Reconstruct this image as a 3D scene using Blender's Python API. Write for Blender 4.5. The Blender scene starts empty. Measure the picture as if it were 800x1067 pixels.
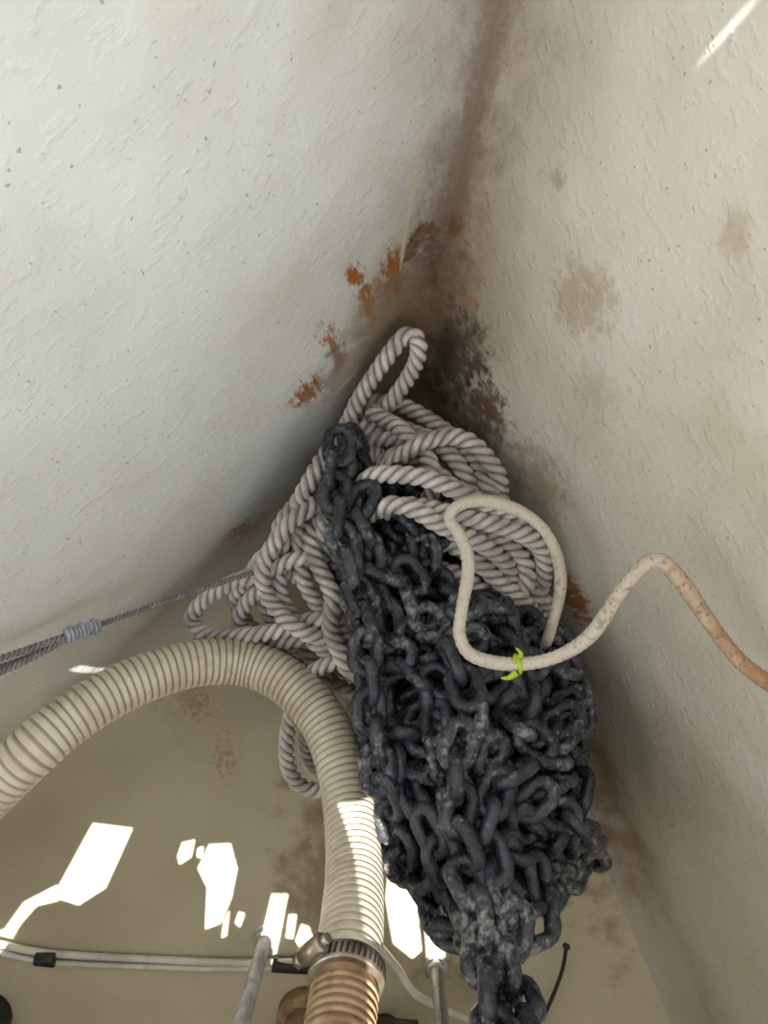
import bpy, math, random
import numpy as np
from mathutils import Vector, noise as mnoise
from mathutils.bvhtree import BVHTree
random.seed(7); rng=np.random.default_rng(11)
scene=bpy.context.scene
try:
    scene.view_settings.view_transform='Standard'
    scene.view_settings.look='None'
except Exception: pass

# ---------------------------------------------------------------- survey helper
CAMH=0.85; F=720.0
def W(px,py,z):
    d=CAMH-z
    return np.array([(px-400)/F*d,(533.5-py)/F*d,z])
def WP(lst): return np.array([W(*p) for p in lst])

# ---------------------------------------------------------------- generic helpers
def catmull(P,sub=12):
    P=np.asarray(P,float); n=len(P)
    Q=np.vstack([2*P[0]-P[1],P,2*P[-1]-P[-2]])
    out=[]
    for i in range(n-1):
        p0,p1,p2,p3=Q[i],Q[i+1],Q[i+2],Q[i+3]
        for t in np.linspace(0,1,sub,endpoint=False):
            out.append(.5*((2*p1)+(-p0+p2)*t+(2*p0-5*p1+4*p2-p3)*t*t+(-p0+3*p1-3*p2+p3)*t**3))
    out.append(P[-1]); return np.array(out)
def resample(P,step):
    P=np.asarray(P,float)
    d=np.r_[0,np.cumsum(np.linalg.norm(np.diff(P,axis=0),axis=1))]
    n=max(3,int(round(d[-1]/step))+1)
    s=np.linspace(0,d[-1],n)
    return np.stack([np.interp(s,d,P[:,k]) for k in range(3)],1)
def frames(P):
    T=np.gradient(P,axis=0); T/=np.linalg.norm(T,axis=1)[:,None]+1e-12
    N=np.zeros_like(P); a=np.array([0,0,1.]) if abs(T[0][2])<.9 else np.array([1.,0,0])
    n=np.cross(T[0],a); n/=np.linalg.norm(n); N[0]=n
    for i in range(1,len(P)):
        n=N[i-1]-T[i]*np.dot(N[i-1],T[i]); N[i]=n/(np.linalg.norm(n)+1e-12)
    B=np.cross(T,N); return T,N,B
class MB:
    def __init__(s): s.v=[];s.f=[];s.a=[];s.mi=[];s.n=0
    def add(s,v,f,a=None,mi=0):
        v=np.asarray(v,float); f=[tuple(int(i)+s.n for i in q) for q in f]
        s.v.append(v); s.f+=f; s.mi+=[mi]*len(f)
        s.a.append(np.zeros(len(v)) if a is None else np.asarray(a,float)); s.n+=len(v)
    def build(s,name,mats,smooth=True,parent=None,attr='groove'):
        me=bpy.data.meshes.new(name); me.from_pydata(np.vstack(s.v).tolist(),[],s.f)
        at=me.attributes.new(attr,'FLOAT','POINT'); at.data.foreach_set('value',np.concatenate(s.a).astype(np.float32))
        for m in (mats if isinstance(mats,list) else [mats]): me.materials.append(m)
        me.polygons.foreach_set('material_index',np.array(s.mi,dtype=np.int32))
        me.polygons.foreach_set('use_smooth',np.array([smooth]*len(s.f)))
        me.update()
        ob=bpy.data.objects.new(name,me); scene.collection.objects.link(ob)
        if parent: ob.parent=parent
        return ob
def ringfaces(n,k,cap=True):
    f=[]
    for i in range(n-1):
        a=i*k;b=(i+1)*k
        for j in range(k):
            j2=(j+1)%k
            f.append((a+j,a+j2,b+j2,b+j))
    if cap:
        f.append(tuple(range(k-1,-1,-1))); f.append(tuple(range((n-1)*k,n*k)))
    return f
def tube(mb,P,r,k=12,a=None,mi=0,cap=True):
    T,N,B=frames(P); n=len(P)
    r=np.broadcast_to(np.asarray(r,float),(n,))
    th=np.linspace(0,2*np.pi,k,endpoint=False)
    V=P[:,None,:]+r[:,None,None]*(np.cos(th)[None,:,None]*N[:,None,:]+np.sin(th)[None,:,None]*B[:,None,:])
    A=None if a is None else np.repeat(np.broadcast_to(a,(n,)),k)
    mb.add(V.reshape(-1,3),ringfaces(n,k,cap),A,mi)
def rope_mesh(mb,P,R,pitch,per=6,phase=0.):
    s=np.r_[0,np.cumsum(np.linalg.norm(np.diff(P,axis=0),axis=1))]
    T,N,B=frames(P); n=len(P); k=3*per
    th=np.linspace(0,2*np.pi,k,endpoint=False)
    phi=(th+np.pi/3)%(2*np.pi/3)-np.pi/3
    h,rs=.46,.54
    rr=R*(h*np.cos(phi)+np.sqrt(rs*rs-(h*np.sin(phi))**2))
    ang=th[None,:]-(2*np.pi*s/pitch+phase)[:,None]
    V=P[:,None,:]+rr[None,:,None]*(np.cos(ang)[:,:,None]*N[:,None,:]+np.sin(ang)[:,:,None]*B[:,None,:])
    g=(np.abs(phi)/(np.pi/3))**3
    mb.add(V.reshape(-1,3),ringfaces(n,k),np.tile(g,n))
def cyl(mb,a,b,r,k=16,mi=0,r2=None):
    a=np.asarray(a,float);b=np.asarray(b,float)
    P=np.array([a+(b-a)*t for t in (0,.02,.98,1)])
    e=min(.0015,r*.2); r2=r if r2 is None else r2
    tube(mb,P,np.array([r-e,r,r2,r2-e]),k,mi=mi)

# ---------------------------------------------------------------- materials
def mat(name):
    m=bpy.data.materials.new(name); m.use_nodes=True
    nt=m.node_tree; b=nt.nodes['Principled BSDF']; return m,nt,b
def N_(nt,t,**kw):
    n=nt.nodes.new(t)
    for k,v in kw.items(): setattr(n,k,v)
    return n
def L(nt,a,b): nt.links.new(a,b)
def noise_n(nt,scale,detail=4,rough=.55,vec=None):
    n=N_(nt,'ShaderNodeTexNoise'); n.inputs['Scale'].default_value=scale; n.inputs['Detail'].default_value=detail; n.inputs['Roughness'].default_value=rough
    if vec is not None: L(nt,vec,n.inputs['Vector'])
    return n.outputs['Fac']
def mrange(nt,val,a,b,c=0,d=1,smooth=True):
    n=N_(nt,'ShaderNodeMapRange'); n.interpolation_type='SMOOTHSTEP' if smooth else 'LINEAR'
    for i,x in zip((1,2,3,4),(a,b,c,d)): n.inputs[i].default_value=x
    L(nt,val,n.inputs[0]); return n.outputs[0]
def math_n(nt,op,a,b):
    n=N_(nt,'ShaderNodeMath',operation=op)
    for i,x in enumerate((a,b)):
        if isinstance(x,(int,float)): n.inputs[i].default_value=x
        else: L(nt,x,n.inputs[i])
    return n.outputs[0]
def mixc(nt,fac,a,b):
    n=N_(nt,'ShaderNodeMix',data_type='RGBA')
    if isinstance(fac,(int,float)): n.inputs[0].default_value=fac
    else: L(nt,fac,n.inputs[0])
    for i,x in ((6,a),(7,b)):
        if isinstance(x,tuple): n.inputs[i].default_value=(*x,1)
        else: L(nt,x,n.inputs[i])
    return n.outputs[2]
def bump(nt,b,h,strength,dist):
    n=N_(nt,'ShaderNodeBump'); n.inputs['Strength'].default_value=strength; n.inputs['Distance'].default_value=dist
    L(nt,h,n.inputs['Height']); L(nt,n.outputs[0],b.inputs['Normal'])
def pos(nt): return N_(nt,'ShaderNodeNewGeometry').outputs['Position']
def attr(nt,name): return N_(nt,'ShaderNodeAttribute',attribute_name=name).outputs['Fac']
def simple(name,col,rough=.5,metal=0,col2=None,scale=60,bumps=.0,groove=None,grime=None):
    m,nt,b=mat(name); p=pos(nt); n=noise_n(nt,scale,3,.6,p)
    c=mixc(nt,mrange(nt,n,.35,.65),col,col2 or tuple(x*.75 for x in col))
    if grime: c=mixc(nt,math_n(nt,'MULTIPLY',mrange(nt,noise_n(nt,grime[1],5,.7,p),.50,.70),grime[2]),c,grime[0])
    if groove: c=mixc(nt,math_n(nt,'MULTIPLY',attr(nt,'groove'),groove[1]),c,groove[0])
    L(nt,c,b.inputs['Base Color']); b.inputs['Roughness'].default_value=rough; b.inputs['Metallic'].default_value=metal
    if bumps: bump(nt,b,noise_n(nt,scale*6,2,.6,p),.5,bumps)
    return m

# ---------------------------------------------------------------- hull shell
C0=np.array([.035,.15]); dL=np.array([-.747,-.665]); nL=np.array([-.665,.747])
dR=np.array([.41,-.912]); nR=np.array([.912,.41]); MM=np.array([.353,1.653])
FL=.25; RF=.035; RS=.05
def off(z):
    o=FL*z
    if z<RF: o-=RF*(1-math.sqrt(max(0,1-(1-z/RF)**2)))
    return o
def hull_pt(s,z):   # s<0 left, s>0 right
    C=C0+MM*off(z)
    if abs(s)>=RS:
        d,n=(dR,nR) if s>0 else (dL,nL)
        q=abs(s)-RS
        bul=-.014*math.sin(min(q/.8,1)*math.pi) if s<0 else .010*math.sin(min(q/.9,1)*math.pi)
        p=C+d*abs(s)+n*bul
    else:
        t=(s/RS+1)/2; a=C+dL*RS; b=C+dR*RS
        p=(1-t)**2*a+2*t*(1-t)*C+t*t*b
    return np.array([p[0],p[1],z])
def make_wall(name,sgn,smax,m):
    S=np.r_[np.linspace(0,RS,16,endpoint=False),np.linspace(RS,smax,190)]*sgn
    Z=np.r_[np.array([RF*(1-math.cos(t)) for t in np.linspace(0,math.pi/2,10,endpoint=False)]),np.linspace(RF,.80,100)]
    n3=np.array([*(nR if sgn>0 else nL),-.25])
    V=[];sd=[];hh=[]
    for z in Z:
        for s in S:
            p=hull_pt(s,z)
            w=min(1,abs(s)/.08)*min(1,z/.05)
            k=.0035*mnoise.noise(Vector(p*7))+.0010*mnoise.noise(Vector(p*32))
            V.append(p+n3*k*w); sd.append(abs(s)); hh.append(z)
    ns=len(S); f=[]
    for i in range(len(Z)-1):
        for j in range(ns-1):
            q=(i*ns+j,i*ns+j+1,(i+1)*ns+j+1,(i+1)*ns+j)
            f.append(q if sgn<0 else q[::-1])
    mb=MB(); mb.add(V,f,sd); ob=mb.build(name,m,attr='sdist')
    at=ob.data.attributes.new('hgt','FLOAT','POINT'); at.data.foreach_set('value',np.array(hh,dtype=np.float32))
    return ob

m_wallL,ntl,bl=mat('painted_fibreglass_port'); m_wallR,ntr,br=mat('painted_fibreglass_starboard')
wallL=make_wall('wall_left',-1,1.5,m_wallL)
wallR=make_wall('wall_right',1,1.1,m_wallR)
loop=[hull_pt(s,0) for s in np.r_[np.linspace(-1.5,-RS,30),np.linspace(-RS,RS,20)[1:-1],np.linspace(RS,1.1,30)]]
m_floor,ntf,bf=mat('painted_floor')
mbf=MB(); mbf.add(loop,[tuple(range(len(loop)))[::-1]]); floor=mbf.build('floor',m_floor,smooth=False)
a=hull_pt(-1.5,.8)[:2]; b=hull_pt(1.1,.8)[:2]; a0=loop[0][:2]; b0=loop[-1][:2]
m_bulk=simple('bulkhead_paint',(.58,.52,.41),.5,0,(.46,.41,.31),9,.001)
mb=MB(); y=.02
vs=[(*a0,0),(*b0,0),(*b,.8),(*a,.8)]; vs+=[(x,yy-y,z) for x,yy,z in vs]
mb.add(vs,[(0,3,2,1),(4,5,6,7),(0,1,5,4),(2,3,7,6),(1,2,6,5),(3,0,4,7)]); mb.build('wall_aft',m_bulk,smooth=False)
mb=MB(); vs=[(a[0],a[1],.8),(b[0],b[1],.8),(b[0]-.09,-.58,.8),(a[0]+.30,-.58,.8)]; vs+=[(x,yy,.83) for x,yy,z in vs]
mb.add(vs,[(0,1,2,3)[::-1],(4,5,6,7),(0,1,5,4),(1,2,6,5),(2,3,7,6),(3,0,4,7)]); mb.build('deck_aft',m_bulk,smooth=False)

bv_cache={}
for ob in (wallL,wallR):
    me=ob.data; bv_cache[ob.name]=BVHTree.FromPolygons([v.co for v in me.vertices],[tuple(p.vertices) for p in me.polygons])
def sight(px,py):
    o=Vector((0,0,CAMH)); d=Vector(((px-400)/F,(533.5-py)/F,-1)).normalized()
    best=None
    for ob in (wallL,wallR):
        h=bv_cache[ob.name].ray_cast(o,d)
        if h[0] is not None and (best is None or h[3]<best[1]): best=(h[0],h[3],ob.name)
    t=CAMH/(-d.z)
    if best is None or best[1]>t: return Vector(W(px,py,0)),'floor'
    return best[0],best[2]

RUST=(.36,.125,.022); DRUST=(.15,.07,.03); BRN=(.27,.19,.11); DARK=(.06,.045,.034); TAN=(.40,.27,.15)
def paint(nt,b,base1,base2,stains,kind):
    p=pos(nt)
    big=noise_n(nt,3.2,3,.6,p); med=noise_n(nt,22,4,.65,p)
    stn=noise_n(nt,75,5,.7,p)
    mps=N_(nt,'ShaderNodeMapping'); mps.inputs['Scale'].default_value=(1,1,.25); L(nt,p,mps.inputs['Vector'])
    strk=noise_n(nt,150,5,.72,mps.outputs[0])
    c=mixc(nt,mrange(nt,big,.38,.66),base1,base2)
    sp=mrange(nt,noise_n(nt,260,1,.5,p),.72,.77)
    c=mixc(nt,math_n(nt,'MULTIPLY',sp,.6),c,(.22,.19,.15))
    yv=math_n(nt,'MULTIPLY',mrange(nt,noise_n(nt,6,5,.7,p),.48,.72),.26 if kind=='L' else .5)
    c=mixc(nt,yv,c,(.52,.44,.30))
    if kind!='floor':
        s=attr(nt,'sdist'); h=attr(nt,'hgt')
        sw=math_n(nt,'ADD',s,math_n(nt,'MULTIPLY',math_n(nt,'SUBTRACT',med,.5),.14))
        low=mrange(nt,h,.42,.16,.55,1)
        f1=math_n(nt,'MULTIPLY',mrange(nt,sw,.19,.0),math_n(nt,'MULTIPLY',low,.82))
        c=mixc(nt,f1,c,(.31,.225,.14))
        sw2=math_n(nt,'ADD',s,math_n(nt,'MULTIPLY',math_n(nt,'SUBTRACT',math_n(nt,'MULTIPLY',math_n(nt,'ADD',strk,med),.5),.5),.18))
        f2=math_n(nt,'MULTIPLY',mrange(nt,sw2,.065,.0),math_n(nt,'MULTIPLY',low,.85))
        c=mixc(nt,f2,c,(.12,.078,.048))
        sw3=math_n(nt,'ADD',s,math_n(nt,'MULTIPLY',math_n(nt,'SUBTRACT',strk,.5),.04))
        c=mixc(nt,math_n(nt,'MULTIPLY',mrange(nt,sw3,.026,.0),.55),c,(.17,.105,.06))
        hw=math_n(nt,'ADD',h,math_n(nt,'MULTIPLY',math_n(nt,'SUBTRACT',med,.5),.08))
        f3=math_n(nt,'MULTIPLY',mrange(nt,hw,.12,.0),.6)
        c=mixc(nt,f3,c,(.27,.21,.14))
    for (q,sc,r,col,st,thr) in stains:
        sub=N_(nt,'ShaderNodeVectorMath',operation='SUBTRACT'); L(nt,p,sub.inputs[0]); sub.inputs[1].default_value=q
        mul=N_(nt,'ShaderNodeVectorMath',operation='MULTIPLY'); L(nt,sub.outputs[0],mul.inputs[0]); mul.inputs[1].default_value=sc
        ln=N_(nt,'ShaderNodeVectorMath',operation='LENGTH'); L(nt,mul.outputs[0],ln.inputs[0])
        m1=mrange(nt,ln.outputs['Value'],r*1.7,0)
        k=math_n(nt,'ADD',m1,math_n(nt,'MULTIPLY',math_n(nt,'SUBTRACT',(strk if col==RUST else stn) if r<.06 else med,.5),3.6 if col==RUST else 2.6))
        k=math_n(nt,'MULTIPLY',mrange(nt,k,thr,thr+.7),math_n(nt,'MULTIPLY',mrange(nt,m1,0,.5),st))
        c=mixc(nt,k,c,col)
    if kind=='L':   # pale resin run beside the stem
        ds=N_(nt,'ShaderNodeMath',operation='ABSOLUTE'); L(nt,math_n(nt,'SUBTRACT',math_n(nt,'ADD',s,math_n(nt,'MULTIPLY',math_n(nt,'SUBTRACT',med,.5),.006)),.056),ds.inputs[0])
        k=math_n(nt,'MULTIPLY',mrange(nt,ds.outputs[0],.0034,.0014),mrange(nt,h,.235,.26))
        k=math_n(nt,'MULTIPLY',k,mrange(nt,h,.385,.33,0,.85))
        c=mixc(nt,k,c,(.66,.57,.40))
    L(nt,c,b.inputs['Base Color'])
    b.inputs['Roughness'].default_value=.40
    mp=N_(nt,'ShaderNodeMapping'); mp.inputs['Scale'].default_value=(1,1,1.7); L(nt,p,mp.inputs['Vector'])
    n1=mrange(nt,noise_n(nt,75,3,.5,mp.outputs[0]),.52,.70)
    n2=noise_n(nt,28,3,.5,mp.outputs[0])
    n3=noise_n(nt,260,2,.5,p)
    hgt=math_n(nt,'ADD',math_n(nt,'MULTIPLY',n1,.5),math_n(nt,'MULTIPLY',n2,1.1))
    hgt=math_n(nt,'ADD',hgt,math_n(nt,'MULTIPLY',n3,.4))
    bump(nt,b,hgt,.5,.0013)
def st(px,py,r,col,s,thr=.45,sc=(1,1,1)):
    q,w_=sight(px,py); return (w_,(tuple(q),sc,r,col,s,thr))
ws=[st(372,290,.021,RUST,1,.3,(1.9,1.9,.40)),st(384,320,.018,RUST,.95,.35,(1.5,1.5,.4)),st(411,283,.024,RUST,1,.2,(1.9,1.9,.32)),st(398,305,.032,RUST,.7,.45),
    st(345,355,.021,RUST,.9,.4,(1.5,1.5,.45)),st(352,375,.018,DRUST,.7,.4,(1.4,1.4,.5)),st(320,409,.022,RUST,1,.3,(1,1,.8)),st(303,420,.015,RUST,.6,.5),st(440,243,.015,DRUST,.9,.25),
    st(425,262,.018,DRUST,.8,.3),st(468,235,.016,DRUST,.85,.25),st(455,290,.038,DARK,.65,.3,(1,1,.4)),st(470,370,.055,DARK,.85,.2,(1,1,.55)),st(500,430,.045,DARK,.7,.3,(1,1,.7)),st(440,340,.03,RUST,.5,.5,(1.5,1.5,.4)),
    st(510,420,.035,DRUST,.7,.3),st(490,318,.018,RUST,.55,.5),st(605,312,.030,TAN,.6,.25,(1,1,.8)),st(765,245,.014,TAN,.4,.3),st(620,410,.03,TAN,.35,.4),
    st(597,622,.030,RUST,.95,.2),st(410,340,.06,BRN,.75,.15,(1,1,.6)),st(360,385,.05,BRN,.6,.3),
    st(250,552,.022,RUST,.7,.4),st(560,500,.05,BRN,.6,.25),
    st(580,185,.010,BRN,.5,.3),st(650,880,.06,DRUST,.5,.4,(1,.5,1)),st(620,800,.06,DRUST,.6,.3,(1,.5,1))]
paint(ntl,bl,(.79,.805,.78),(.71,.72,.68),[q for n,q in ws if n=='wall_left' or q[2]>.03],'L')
paint(ntr,br,(.71,.67,.575),(.62,.57,.46),[q for n,q in ws if n!='wall_left' or q[2]>.043],'R')  # same paint as port; warmer, dimmer light is put into its base colour
fs=[(tuple(W(205,735,0)),(1,1,1),.03,RUST,.6,.6),(tuple(W(235,790,0)),(1,.6,1),.025,RUST,.6,.6),
    (tuple(W(325,920,0)),(1.3,.5,1),.08,DRUST,.55,.45),(tuple(W(640,900,0)),(1.6,.5,1),.08,DRUST,.4,.45),
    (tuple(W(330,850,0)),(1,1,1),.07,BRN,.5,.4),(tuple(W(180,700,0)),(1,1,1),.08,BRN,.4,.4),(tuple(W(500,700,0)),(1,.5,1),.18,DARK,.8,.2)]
paint(ntf,bf,(.56,.495,.345),(.46,.40,.27),fs,'floor')

def rope_mat(name,c1,c2,gr):
    m,nt,b=mat(name); p=pos(nt)
    c=mixc(nt,mrange(nt,noise_n(nt,38,4,.65,p),.38,.62),c1,c2)
    c=mixc(nt,math_n(nt,'MULTIPLY',mrange(nt,noise_n(nt,10,4,.65,p),.50,.68),.6),c,tuple(x*.5 for x in c2))
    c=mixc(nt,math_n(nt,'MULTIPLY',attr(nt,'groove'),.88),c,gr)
    L(nt,c,b.inputs['Base Color']); b.inputs['Roughness'].default_value=.55
    bump(nt,b,noise_n(nt,800,2,.6,p),.6,.0008); return m
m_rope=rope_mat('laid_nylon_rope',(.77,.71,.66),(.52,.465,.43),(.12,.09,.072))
mc,nt,b=mat('galvanised_chain'); p=pos(nt)
c=mixc(nt,mrange(nt,noise_n(nt,40,4,.65,p),.38,.62),(.013,.0145,.019),(.048,.053,.065))
fine=noise_n(nt,150,4,.72,p); md=noise_n(nt,13,3,.6,p)
sz=N_(nt,'ShaderNodeSeparateXYZ'); L(nt,p,sz.inputs[0])
hz=mrange(nt,sz.outputs[2],.27,.42,0,.05)
crust=math_n(nt,'ADD',math_n(nt,'ADD',fine,hz),math_n(nt,'MULTIPLY',math_n(nt,'SUBTRACT',md,.5),.8))
c=mixc(nt,math_n(nt,'MULTIPLY',mrange(nt,crust,.53,.75),.85),c,(.30,.295,.285))
L(nt,c,b.inputs['Base Color']); L(nt,mrange(nt,crust,.45,.7,.25,.65),b.inputs['Roughness']); b.inputs['Metallic'].default_value=.1
bump(nt,b,fine,.85,.0016)
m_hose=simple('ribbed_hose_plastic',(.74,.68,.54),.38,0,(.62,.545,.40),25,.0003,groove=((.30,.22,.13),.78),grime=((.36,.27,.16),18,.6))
mt,nt,b=mat('braided_cord'); p=pos(nt)
sx=N_(nt,'ShaderNodeSeparateXYZ'); L(nt,p,sx.inputs[0])
tx=mrange(nt,math_n(nt,'ADD',sx.outputs[0],math_n(nt,'MULTIPLY',math_n(nt,'SUBTRACT',noise_n(nt,60,3,.6,p),.5),.12)),.13,.25)
c=mixc(nt,tx,(.60,.53,.43),(.36,.185,.075))
spk=math_n(nt,'MULTIPLY',mrange(nt,noise_n(nt,230,3,.7,p),.53,.64),mrange(nt,sx.outputs[0],.08,.20,.28,.75))
c=mixc(nt,spk,c,(.19,.13,.085))
L(nt,c,b.inputs['Base Color']); b.inputs['Roughness'].default_value=.8; bump(nt,b,noise_n(nt,600,2,.6,p),.6,.001)
m_grey=simple('grey_cord',(.30,.29,.28),.7,0,(.18,.17,.17),120,.0004,groove=((.06,.05,.05),.8))
m_whip=simple('seizing_tape',(.42,.44,.46),.5,0,(.26,.28,.31),90,.0005)
m_steel=simple('stainless_steel',(.50,.45,.39),.35,.9,(.30,.22,.15),50)
m_zinc=simple('zinc_stud',(.68,.68,.66),.35,.6,(.45,.44,.42),60,groove=((.10,.09,.08),.8))
m_bronze=simple('corroded_bronze',(.42,.29,.16),.65,.05,(.24,.135,.06),55,.0012)
m_black=simple('black_plastic',(.012,.012,.013),.5,0,(.02,.02,.02),60)
m_cable=simple('white_cable',(.72,.70,.62),.45,0,(.55,.52,.43),30)
m_yel=simple('fluorescent_tie',(.48,.62,.03),.5,0,(.32,.45,.02),90)
m_sunmask=simple('sun_mask_grey',(.30,.30,.29),.8,0,(.24,.24,.24),20)  # plain grey for the added sun blocker out of view

# ---------------------------------------------------------------- rope + chain layout
items=[]
def par(lst,n,gap=17,zj=.009,w=.010):
    P=catmull(WP(lst),10); T,_,_=frames(P)
    side=np.cross(T,[0,0,1.]); side/=np.linalg.norm(side,axis=1)[:,None]+1e-9
    for k in range(n):
        o=(k-(n-1)/2)*gap/1000.
        ph=rng.uniform(0,6.28); fr=rng.uniform(4,11); t=np.linspace(0,1,len(P))
        ww=w if n>1 else .001
        Q=P+side*(o*(1+.5*np.sin(3*t+ph))+ww*np.sin(fr*t+ph))[:,None]
        Q[:,2]+=(rng.uniform(-zj,zj)+.009*np.sin(5*t+ph*2))*(1 if n>1 else .3)
        items.append(('r',resample(Q,.010)))
par([(345,500,.09),(352,460,.12),(368,430,.14),(388,388,.17),(410,355,.19),(430,346,.20),(437,366,.19),(424,396,.16),(402,425,.14),(385,450,.13),(372,490,.10)],1)
par([(400,455,.11),(372,462,.14),(342,492,.16),(322,530,.16),(310,580,.15),(316,625,.15),(343,658,.15),(380,690,.14)],3,17)
par([(350,462,.09),(372,438,.13),(410,426,.14),(456,442,.15),(495,468,.17),(522,512,.17),(547,560,.15),(560,600,.1)],2,18)
par([(350,480,.10),(385,457,.14),(420,452,.16),(462,468,.17),(490,505,.175),(500,560,.15)],1)
par([(365,500,.11),(395,475,.16),(432,480,.17),(468,502,.18),(500,532,.18),(545,572,.16),(560,620,.1)],1)
par([(385,515,.16),(425,472,.19),(478,452,.195),(512,482,.19),(528,530,.17),(530,580,.14)],1)
par([(390,432,.14),(436,462,.185),(455,500,.195),(435,535,.18),(400,560,.15)],1)
par([(360,560,.14),(380,532,.20),(405,521,.225),(438,520,.23),(480,535,.23),(525,546,.22),(560,575,.20),(577,620,.16),(583,660,.12),(570,700,.08)],3,17)
par([(380,570,.15),(420,560,.19),(470,565,.21),(505,590,.20),(545,608,.18),(572,650,.14),(570,690,.1)],2,18)
par([(440,590,.18),(475,600,.21),(510,622,.20),(545,640,.18),(565,665,.14)],1)
par([(478,555,.22),(520,562,.215),(548,592,.20),(538,632,.18),(505,650,.16)],1)
par([(450,540,.19),(490,548,.20),(533,575,.185),(553,615,.15),(560,680,.09)],1)
par([(370,585,.13),(345,570,.155),(300,584,.16),(245,606,.14),(207,630,.125),(197,652,.12),(225,664,.13),(280,660,.15),(335,645,.16),(380,640,.14)],1)
par([(360,592,.13),(330,592,.15),(285,607,.14),(252,626,.12),(247,650,.11),(278,672,.12),(320,664,.14),(365,668,.14),(390,690,.12)],1)
par([(320,530,.12),(308,560,.15),(284,584,.155),(258,602,.13),(243,628,.11),(262,655,.09),(300,688,.09),(350,712,.10),(380,730,.08)],1)
par([(325,520,.17),(298,548,.18),(272,595,.16),(288,640,.16),(345,668,.17),(380,690,.15)],1)
par([(320,555,.14),(290,575,.13),(268,612,.11),(285,650,.10),(330,690,.09),(370,700,.09)],1)
par([(345,672,.13),(372,680,.13),(388,700,.12)],1)
par([(420,680,.15),(365,684,.16),(322,702,.15),(303,745,.13),(298,795,.115),(313,824,.11),(345,824,.11),(372,790,.10),(385,740,.09)],1)
par([(300,650,.09),(326,690,.11),(345,715,.12),(328,745,.11),(316,780,.08),(330,805,.06),(380,830,.03)],1)
par([(345,540,.17),(350,600,.185),(362,640,.185),(375,700,.17)],2,18)
par([(370,440,.09),(400,470,.09),(430,500,.10),(500,520,.1),(540,560,.09),(560,620,.07)],2,20)
for k in range(14):
    z=.012+.0068*k+rng.uniform(-.004,.004)
    cx=448+rng.uniform(-28,32); cy=582+rng.uniform(-28,40)
    rx=rng.uniform(55,108); ry=rng.uniform(55,98); ph=rng.uniform(0,6.28); sk=rng.uniform(-.3,.3)
    t=np.linspace(0,2*np.pi*rng.uniform(.9,1.5),40)+ph
    shr=1-.35*k/14
    P=np.array([W(cx+(rx*np.cos(a_)+sk*ry*np.sin(a_))*shr*(1+.12*np.sin(3*a_+ph)),cy+ry*np.sin(a_)*shr,z) for a_ in t])
    items.append(('r',resample(P,.010)))

LL,LW,WR=.0455,.0325,.0057; PITCH=LL-4*WR+.0012
rows=np.array([(460,352,370,.17),(470,350,394,.19),(490,347,418,.20),(520,348,432,.22),(560,356,458,.235),(600,366,464,.245),(640,372,484,.25),
 (655,376,566,.255),(700,382,590,.26),(750,388,592,.275),(800,396,586,.29),(850,408,580,.30),(885,418,590,.29),(910,426,580,.29),(940,440,558,.31),(975,452,552,.33)],float)
def ri(py,k): return np.interp(py,rows[:,0],rows[:,k])
def chainpath(u0,p0,p1,dz,amp=.12):
    py=np.arange(p0,p1,7.); n=len(py)
    ph=rng.uniform(0,6.28,6)
    u=u0+amp*np.sin(py/42+ph[0])+.08*np.sin(py/15+ph[1])
    u=np.clip(u,.03,.97)
    P=[]
    for i in range(n):
        x=ri(py[i],1)+(ri(py[i],2)-ri(py[i],1))*u[i]
        e=abs(2*u[i]-1)**3
        z=ri(py[i],3)-dz-.06*e*(1 if py[i]>600 else .3)+.014*math.sin(py[i]/17+ph[2])
        fd=min(1,max(0,(py[i]-470)/60))
        P.append(W(x+7*fd*math.sin(py[i]/9+ph[4]),py[i]+16*fd*math.sin(py[i]/13+ph[3]),max(.01,z)))
    return np.array(P)
def addchain(P,j=.006):
    Q=resample(P,PITCH); Q=Q+rng.normal(0,j,Q.shape); items.append(('c',Q))
def guide(lst,j=.002): addchain(catmull(WP(lst),10),j)
guide([(360,466,.205),(350,495,.215),(355,540,.225),(369,600,.25),(379,660,.265),(388,730,.28),(400,800,.28),(416,860,.28),(436,905,.27)],.003)
guide([(470,690,.28),(488,740,.30),(474,790,.32),(480,840,.33),(486,890,.345),(497,950,.37),(506,1010,.40),(514,1070,.43),(520,1130,.46)])
guide([(530,800,.30),(505,840,.32),(510,890,.34),(520,950,.365),(530,1000,.385),(545,1060,.42),(560,1120,.46)])
guide([(452,860,.31),(466,910,.32),(490,960,.33),(525,975,.335),(560,965,.33),(572,945,.31),(560,915,.30)])
guide([(425,860,.25),(438,905,.26),(450,945,.27),(468,974,.29),(498,984,.30),(525,960,.30)])
guide([(560,850,.28),(588,866,.26),(614,882,.22),(606,902,.20),(575,907,.22),(540,890,.26)])
for k in range(7):
    dz=.010+.029*k
    nA=3
    for i in range(nA): addchain(chainpath((i+.5)/nA+rng.uniform(-.06,.06),466 if i<2 else 492,rng.uniform(850,915),dz))
    for i in range(3): addchain(chainpath(.45+.19*i+rng.uniform(-.04,.04),660,rng.uniform(880,910),dz+.004))
    for i in range(2): addchain(chainpath(rng.uniform(.35,.8),700+60*i,rng.uniform(920,950),dz))
    for q in range(3 if k<2 else 1):
        pyc=rng.uniform(670,890); t=np.linspace(.1,.92,16); ph=rng.uniform(0,6)
        P=np.array([W(ri(pyc,1)+(ri(pyc,2)-ri(pyc,1))*u,pyc+30*math.sin(u*9+ph),max(.01,ri(pyc,3)-dz+.008-.06*abs(2*u-1)**3)) for u in t])
        addchain(P)
P=np.vstack([q for _,q in items]); N=len(P)
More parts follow.
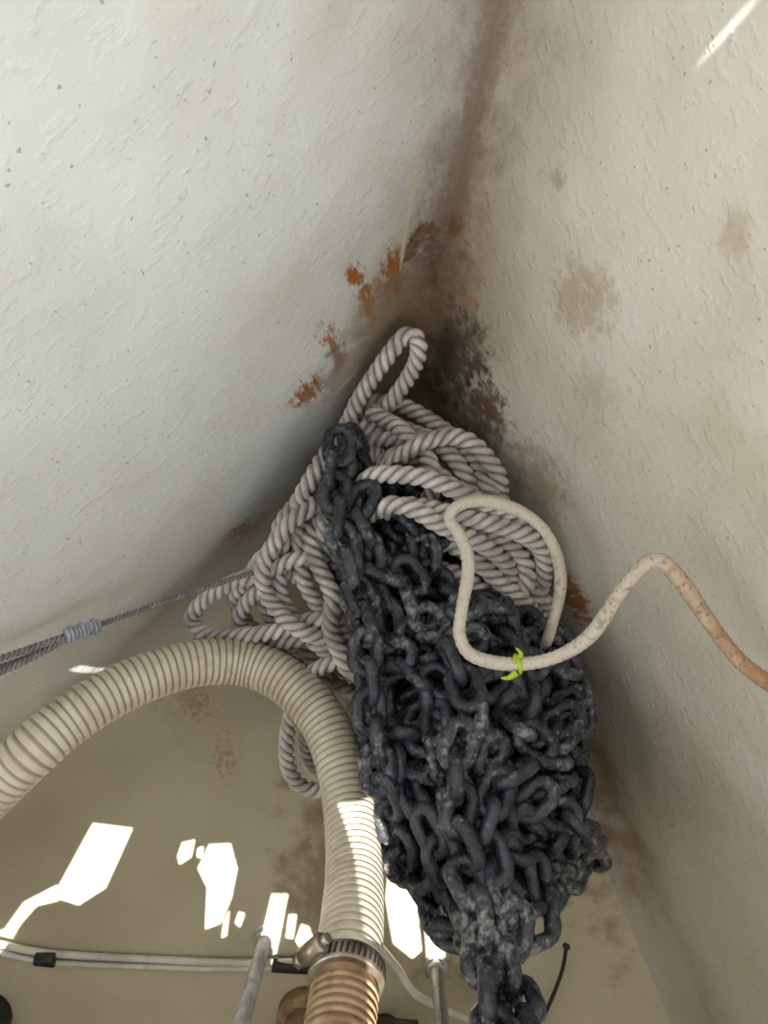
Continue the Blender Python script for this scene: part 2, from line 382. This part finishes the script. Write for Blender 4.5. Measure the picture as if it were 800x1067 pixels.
gid=np.concatenate([np.full(len(q),i) for i,(_,q) in enumerate(items)])
isr=np.concatenate([np.full(len(q),k=='r') for k,q in items])
idx=np.arange(N); rad=np.where(isr,.0084,.0115)
con=idx[:-1][gid[1:]==gid[:-1]]
first=np.zeros(N,int); s0=0
for i,(_,q) in enumerate(items): first[s0:s0+len(q)]=s0; s0+=len(q)
loc=idx-first
conE=con[loc[con]%2==0]; conO=con[loc[con]%2==1]
mid=con[np.isin(con-1,con)]; midr=mid[isr[mid]]
restd=np.zeros(N); dd=np.linalg.norm(P[1:]-P[:-1],axis=1); restd[:-1]=np.where(isr[:-1],dd,PITCH)
P0=P.copy(); teth=np.where(isr,.07,np.where(P[:,1]>-.0,.16,.04))[:,None]
for it in range(90):
    if it%9==0:
        I=[];J=[]
        Pf=P.astype(np.float32)
        for a_ in range(0,N,400):
            D=((Pf[a_:a_+400,None,:]-Pf[None,:,:])**2).sum(-1)
            i_,j_=np.nonzero(D<.030**2); i_=i_+a_
            k_=(i_<j_); i_=i_[k_];j_=j_[k_]
            near=(gid[i_]==gid[j_])&((j_-i_)<=np.where(isr[i_],3,1))
            I.append(i_[~near]);J.append(j_[~near])
        I=np.concatenate(I);J=np.concatenate(J)
    d=P[J]-P[I]; ln=np.linalg.norm(d,axis=1)+1e-9; md_=rad[I]+rad[J]
    pen=np.clip(md_-ln,0,None); mv=d/ln[:,None]*(pen*.35)[:,None]
    for k in range(3):
        P[:,k]+=np.bincount(J,mv[:,k],N)-np.bincount(I,mv[:,k],N)
    P+=teth*(P0-P)
    P[midr]+=.25*((P[midr-1]+P[midr+1])/2-P[midr])
    for cc in (conE,conO):
        d=P[cc+1]-P[cc]; ln=np.linalg.norm(d,axis=1)+1e-9
        c_=(d/ln[:,None])*((ln-restd[cc])*.5)[:,None]
        P[cc]+=c_; P[cc+1]-=c_
    P[:,2]=np.maximum(P[:,2],np.where(isr,.009,.020))
    for n_ in (nL,nR):
        c0=np.dot(n_,C0)-.016
        ex=P[:,:2]@n_-(c0+FL*P[:,2]-rad)
        ex=np.clip(ex,0,None); P[:,:2]-=ex[:,None]*n_[None,:]
mbR=MB(); mbC=MB()
def link_template():
    hl=LL/2-WR; hw=LW/2-WR; st_=hl-hw
    cen=[]
    for t in np.linspace(-np.pi/2,np.pi/2,9): cen.append((st_+hw*np.cos(t),hw*np.sin(t)))
    cen.append((0,hw*.97))
    for t in np.linspace(np.pi/2,3*np.pi/2,9): cen.append((-st_+hw*np.cos(t),hw*np.sin(t)))
    cen.append((0,-hw*.97))
    cen=np.array(cen); n=len(cen); k=9
    T=np.roll(cen,-1,0)-np.roll(cen,1,0); T/=np.linalg.norm(T,axis=1)[:,None]
    Nn=np.stack([T[:,1],-T[:,0]],1)
    th=np.linspace(0,2*np.pi,k,endpoint=False); V=[]
    for i in range(n):
        for t in th: V.append((cen[i,0]+WR*math.cos(t)*Nn[i,0],cen[i,1]+WR*math.cos(t)*Nn[i,1],WR*math.sin(t)))
    f=[]
    for i in range(n):
        for j in range(k): f.append((i*k+j,((i+1)%n)*k+j,((i+1)%n)*k+(j+1)%k,i*k+(j+1)%k))
    return np.array(V),f
LV,LF=link_template()
s0=0
for gi,(kind,q) in enumerate(items):
    Q=P[s0:s0+len(q)]; s0+=len(q)
    if kind=='r':
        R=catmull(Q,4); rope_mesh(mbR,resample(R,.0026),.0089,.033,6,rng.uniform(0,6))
    else:
        # a strand that starts pressed against the port hull begins one link later
        while len(Q)>4 and Q[0][1]>.02 and Q[0][0]<-.042: Q=Q[1:]
        T,Nn,B=frames(Q); base=rng.uniform(0,3.14)
        for i in range(len(Q)):
            a_=base+(i%2)*math.pi/2+rng.normal(0,.28)
            t=T[i]+rng.normal(0,.18,3); t/=np.linalg.norm(t)
            n=math.cos(a_)*Nn[i]+math.sin(a_)*B[i]; n-=t*np.dot(n,t); n/=np.linalg.norm(n); bb=np.cross(t,n)
            mbC.add(LV@np.stack([t,n,bb])+Q[i],LF)
mbR.build('anchor_rope',m_rope); mbC.build('anchor_chain',mc)

# ---------------------------------------------------------------- thin braided cord
C=catmull(WP([(560,690,.20),(574,655,.24),(584,605,.27),(572,560,.285),(542,533,.29),(502,522,.295),(476,528,.30),(468,541,.30),(480,560,.305),(488,590,.31),(481,635,.32),(479,662,.32),(492,683,.325),(530,692,.335),(575,686,.345),(615,662,.36),(650,612,.385),(680,584,.40),(705,600,.41),(740,650,.41),(772,690,.41),(810,718,.41),(850,745,.40)]),12)
Cr=resample(C,.0014); sC=np.arange(len(Cr))*.0014
mb=MB(); tube(mb,Cr,.0050+.00022*np.sin(sC*2*np.pi/.0052)+.0003*np.sin(sC*70),14); mb.build('braided_cord',mt)
q=W(537,692,.336); mb=MB()
t=np.linspace(0,2*np.pi*1.2,30)
ring=np.array([q+np.array([.003*math.sin(a_*.5),.0062*math.cos(a_),.0062*math.sin(a_)]) for a_ in t]); tube(mb,ring,.0017,8)
leaf=catmull(np.array([q+[.002,.006,.005],q+[.003,.009,.005],q+[0,.0125,.003]]),6); tube(mb,leaf,np.linspace(.0024,.0008,len(leaf)),8)
leaf=catmull(np.array([q+[0,-.005,.005],q+[-.005,-.009,.004],q+[-.011,-.010,.002]]),6); tube(mb,leaf,np.linspace(.0030,.0010,len(leaf)),8)
mb.build('cable_tie',m_yel)

# ---------------------------------------------------------------- ribbed hose
H=catmull(WP([(-190,990,.05),(-110,930,.17),(-40,855,.25),(20,795,.26),(75,748,.235),(135,713,.20),(200,692,.165),(255,691,.145),(300,711,.155),(337,752,.18),(357,805,.215),(366,860,.255),(369,910,.30),(367,955,.345),(363,1000,.385),(358,1040,.41)]),16)
Hs=resample(H,.0008); s=np.r_[0,np.cumsum(np.linalg.norm(np.diff(Hs,axis=0),axis=1))]
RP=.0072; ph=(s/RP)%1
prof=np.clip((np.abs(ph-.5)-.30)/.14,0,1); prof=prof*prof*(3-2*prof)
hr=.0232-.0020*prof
hose=bpy.data.objects.new('bilge_hose',None); scene.collection.objects.link(hose)
cut=np.argmin(np.linalg.norm(Hs-W(360,1026,.402),axis=1))
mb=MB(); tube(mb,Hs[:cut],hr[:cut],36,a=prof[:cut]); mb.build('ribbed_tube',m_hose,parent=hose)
T,Nn,B=frames(Hs); c0=Hs[cut-8]; ax=T[cut-8]
up=np.array([0,0,1.])
cl=bpy.data.objects.new('hose_clamp',None); scene.collection.objects.link(cl)
mb=MB()
w=.0065
P4=np.array([c0+ax*x for x in (-w,-w+.0005,-w+.001,w-.001,w-.0005,w)])
tube(mb,P4,[.0240,.0250,.0254,.0254,.0250,.0240],48)
mb.build('band',m_steel,parent=cl)
ux=np.cross(ax,up); ux/=np.linalg.norm(ux); uy=np.cross(ux,ax)
if uy[2]<0: uy=-uy
mb=MB()
for k in range(40):
    a_=2*np.pi*k/40; rd=math.cos(a_)*ux+math.sin(a_)*uy; tg=np.cross(ax,rd)
    c=c0+rd*.0254; vs=[]
    for sa,sb,sc in [(-1,-1,-1),(1,-1,-1),(1,1,-1),(-1,1,-1),(-1,-1,1),(1,-1,1),(1,1,1),(-1,1,1)]:
        vs.append(c+ax*sa*.0038+tg*(sb*.0008+sa*.0004)+rd*sc*.0003)
    mb.add(vs,[(0,3,2,1),(4,5,6,7),(0,1,5,4),(1,2,6,5),(2,3,7,6),(3,0,4,7)])
mb.build('slots',m_black,smooth=False,parent=cl)
sd=ux if ux[0]<0 else -ux
rd=sd*.85+uy*.5; rd/=np.linalg.norm(rd); tg=np.cross(ax,rd)
mb=MB(); hc=c0+rd*.030
cyl(mb,hc-tg*.011,hc+tg*.009,.0062,18); cyl(mb,hc+tg*.009,hc+tg*.015,.0052,6); cyl(mb,hc-tg*.016,hc-tg*.011,.0035,12)
mb.build('screw_housing',m_steel,parent=cl)
pe=Hs[cut-2]
mb=MB(); pp=catmull(np.array([pe-ax*.02,pe+ax*.03,pe+ax*.06+[0,-.01,.005],[-.04,-.45,.60],[-.04,-.60,.74],[-.04,-.66,.80]]),10)
tube(mb,resample(pp,.004),.0200,28)
for x in (.008,.0135,.019,.0245,.030,.0355): cyl(mb,pe+ax*x,pe+ax*(x+.0036),.0224,28)
mb.build('bronze_pipe',m_bronze)

# ---------------------------------------------------------------- left stay cord with seizing
mb=MB(); sp=W(86,657,.24)
rope_mesh(mb,resample(catmull(np.array([W(285,590,.16),W(240,604,.17),W(190,621,.18),W(135,640,.2),sp]),10),.0016),.0030,.012,4)
for (pa,pb,r) in (((10,683,.28),(-60,705,.33),.0034),((15,694,.27),(-60,722,.32),.0034),((20,688,.26),(-60,712,.30),.003)):
    rope_mesh(mb,resample(catmull(np.array([sp,W(*pa),W(*pb)]),10),.0016),r,.013,4)
ob=mb.build('wire_stay',m_grey)
mb=MB(); ax2=W(120,646,.215)-W(50,668,.255); ax2/=np.linalg.norm(ax2)
for k in range(9):
    c=sp+ax2*(k-4)*.0034; a_=ax2*.0017
    tube(mb,np.array([c-a_,c-a_*.5,c+a_*.5,c+a_]),[.0052,.0068+.001*math.sin(k*2),.0068+.001*math.sin(k*2),.0052],18)
mb.build('rope_seizing',m_whip)
# ---------------------------------------------------------------- studs
def stud(px,py,h,r):
    c=W(px,py,0); z=np.arange(0,h,.0005); ph=(z/.003)%1
    rr=r-.0011*np.abs(ph*2-1)
    rr[-3:]=[r*.9,r*.8,r*.6]
    mb=MB(); tube(mb,np.stack([np.full_like(z,c[0]),np.full_like(z,c[1]),z],1),rr,20,a=np.abs(ph*2-1))
    cyl(mb,(c[0],c[1],0),(c[0],c[1],.010),r*1.6,6); cyl(mb,(c[0],c[1],0),(c[0],c[1],.002),r*1.9,24)
    return mb.build('threaded_stud',m_zinc)
stud(277,976,.26,.0085); stud(454,1008,.24,.0080)
# ---------------------------------------------------------------- white cables
cab=bpy.data.objects.new('white_cable',None); scene.collection.objects.link(cab)
mb=MB()
for o,r in ((0,.0042),(9,.0034)):
    tube(mb,resample(catmull(WP([(-120,930+o,.03),(-40,970+o,.012),(10,986+o,.008),(60,994+o,.006),(150,999+o*.9,.006),(240,1003+o*.7,.008),(330,1001+o*.5,.012),(390,992+o*.5,.02)]),10),.004),r,12)
mb.build('cores',m_cable,parent=cab)
mb=MB()
for x0,x1,yy in ((38,58,998),(284,322,1005)):
    A=W(x0,yy,.008);Bp=W(x1,yy+2,.009); cyl(mb,A,Bp,.0085,18)
mb.build('tape_bands',m_black,parent=cab)
mb=MB(); tube(mb,resample(catmull(WP([(395,985,.02),(415,1010,.03),(435,1038,.04),(485,1060,.05),(530,1085,.05)]),10),.004),.0045,12); mb.build('white_cable',m_cable)
mb=MB(); tube(mb,resample(catmull(WP([(590,988,.03),(586,1010,.025),(577,1035,.015),(566,1060,.01),(555,1085,.006)]),10),.003),.0024,8)
q=W(590,988,.03); cyl(mb,q-[0,0,.004],q+[0,.004,.004],.0038,8); mb.build('black_cable_tie',m_black)
vb=bpy.data.objects.new('bronze_valve',None); scene.collection.objects.link(vb)
c=W(318,1056,.0); mb=MB()
cyl(mb,c,c+[0,0,.02],.034,24); cyl(mb,c+[0,0,.02],c+[0,0,.09],.022,24); cyl(mb,c+[0,0,.09],c+[0,0,.115],.030,6)
cyl(mb,c+[-.03,0,.055],c+[.05,0,.055],.015,20); cyl(mb,c+[.05,0,.055],c+[.066,0,.055],.021,6)
mb.build('body',m_bronze,parent=vb)
mb=MB(); cyl(mb,W(400,1072,.0),W(400,1072,.0)+[0,0,.05],.02,20); cyl(mb,W(395,1075,.05),W(435,1078,.05),.014,16); mb.build('pipe_elbow',m_black)
mb=MB(); cyl(mb,W(-12,1058,0),W(-12,1058,0)+[0,0,.03],.03,24); mb.build('drain_plug',m_black)

# ---------------------------------------------------------------- lights
SUN=np.array([0.,.10,1.]); MASK_Z=2.2
holes=[([(97,858),(138,863),(110,925),(82,943),(60,936),(62,922)],0),
 ([(60,922),(62,938),(38,944),(22,962),(8,985),(-40,1010),(-40,985),(5,968),(25,940)],0),
 ([(190,878),(203,875),(199,893),(187,901),(185,892)],0),([(206,884),(212,882),(210,894),(205,893)],0),
 ([(218,880),(240,879),(247,905),(241,935),(230,962),(214,968),(216,925),(206,905)],0),
 ([(233,962),(239,948),(236,975),(231,977)],0),([(249,950),(255,952),(250,966),(245,962)],0),
 ([(301,953),(309,953),(305,978),(298,977)],0),([(314,963),(322,966),(329,988),(314,990),(308,980)],0),
 ([(345,868),(385,866),(403,885),(404,935),(398,1000),(390,1000),(385,935),(368,900)],.33),
 ([(406,905),(424,912),(434,940),(440,1000),(430,1008),(410,992),(402,945)],.02),
 ([(110,688),(117,684),(122,698),(115,701)],0),([(448,1012),(470,1012),(474,1062),(452,1062)],.12),
 ([(264,985),(284,985),(268,1062),(246,1062)],.12)]
cu=bpy.data.curves.new('sun_mask','CURVE'); cu.dimensions='2D'; cu.fill_mode='BOTH'; cu.extrude=.001  # unseen sheet added to block the sun, holes cut to shape the patches
def spl(pts):
    s_=cu.splines.new('POLY'); s_.points.add(len(pts)-1)
    for k,pz in enumerate(pts): s_.points[k].co=(pz[0],pz[1],0,1)
    s_.use_cyclic_u=True
spl([(-1.3,-1.1),(1.3,-1.1),(1.3,1.1),(-1.3,1.1)])
for pts,z in holes:
    o=[]
    for (x_,y_) in pts:
        w_=W(x_,y_,z)+SUN*(MASK_Z-z); o.append((w_[0],w_[1]))
    spl(o)
o=[]
for (x_,y_) in [(785,-2),(758,27),(729,61),(733,63),(763,31),(792,-2)]:
    h=np.array(sight(x_,y_)[0]); w_=h+SUN*(MASK_Z-h[2]); o.append((w_[0],w_[1]))
spl(o)
mask_ob=bpy.data.objects.new('sun_mask',cu); mask_ob.location=(0,0,MASK_Z); scene.collection.objects.link(mask_ob); cu.materials.append(m_sunmask)
sl=bpy.data.lights.new('sun','SUN'); sl.energy=22; sl.angle=math.radians(.12); sl.color=(1,.97,.9)
so=bpy.data.objects.new('sun',sl); so.rotation_euler=Vector(SUN).to_track_quat('Z','Y').to_euler(); so.location=(0,0,5); scene.collection.objects.link(so)
wd=bpy.data.worlds.new('sky'); scene.world=wd; wd.use_nodes=True
bg=wd.node_tree.nodes['Background']; bg.inputs[0].default_value=(.96,.98,1,1); bg.inputs[1].default_value=2.65
# ---------------------------------------------------------------- camera
cd=bpy.data.cameras.new('camera'); cd.sensor_fit='HORIZONTAL'; cd.sensor_width=36; cd.lens=36*F/800; cd.clip_start=.01
co=bpy.data.objects.new('camera',cd); co.location=(0,0,CAMH); scene.collection.objects.link(co); scene.camera=co
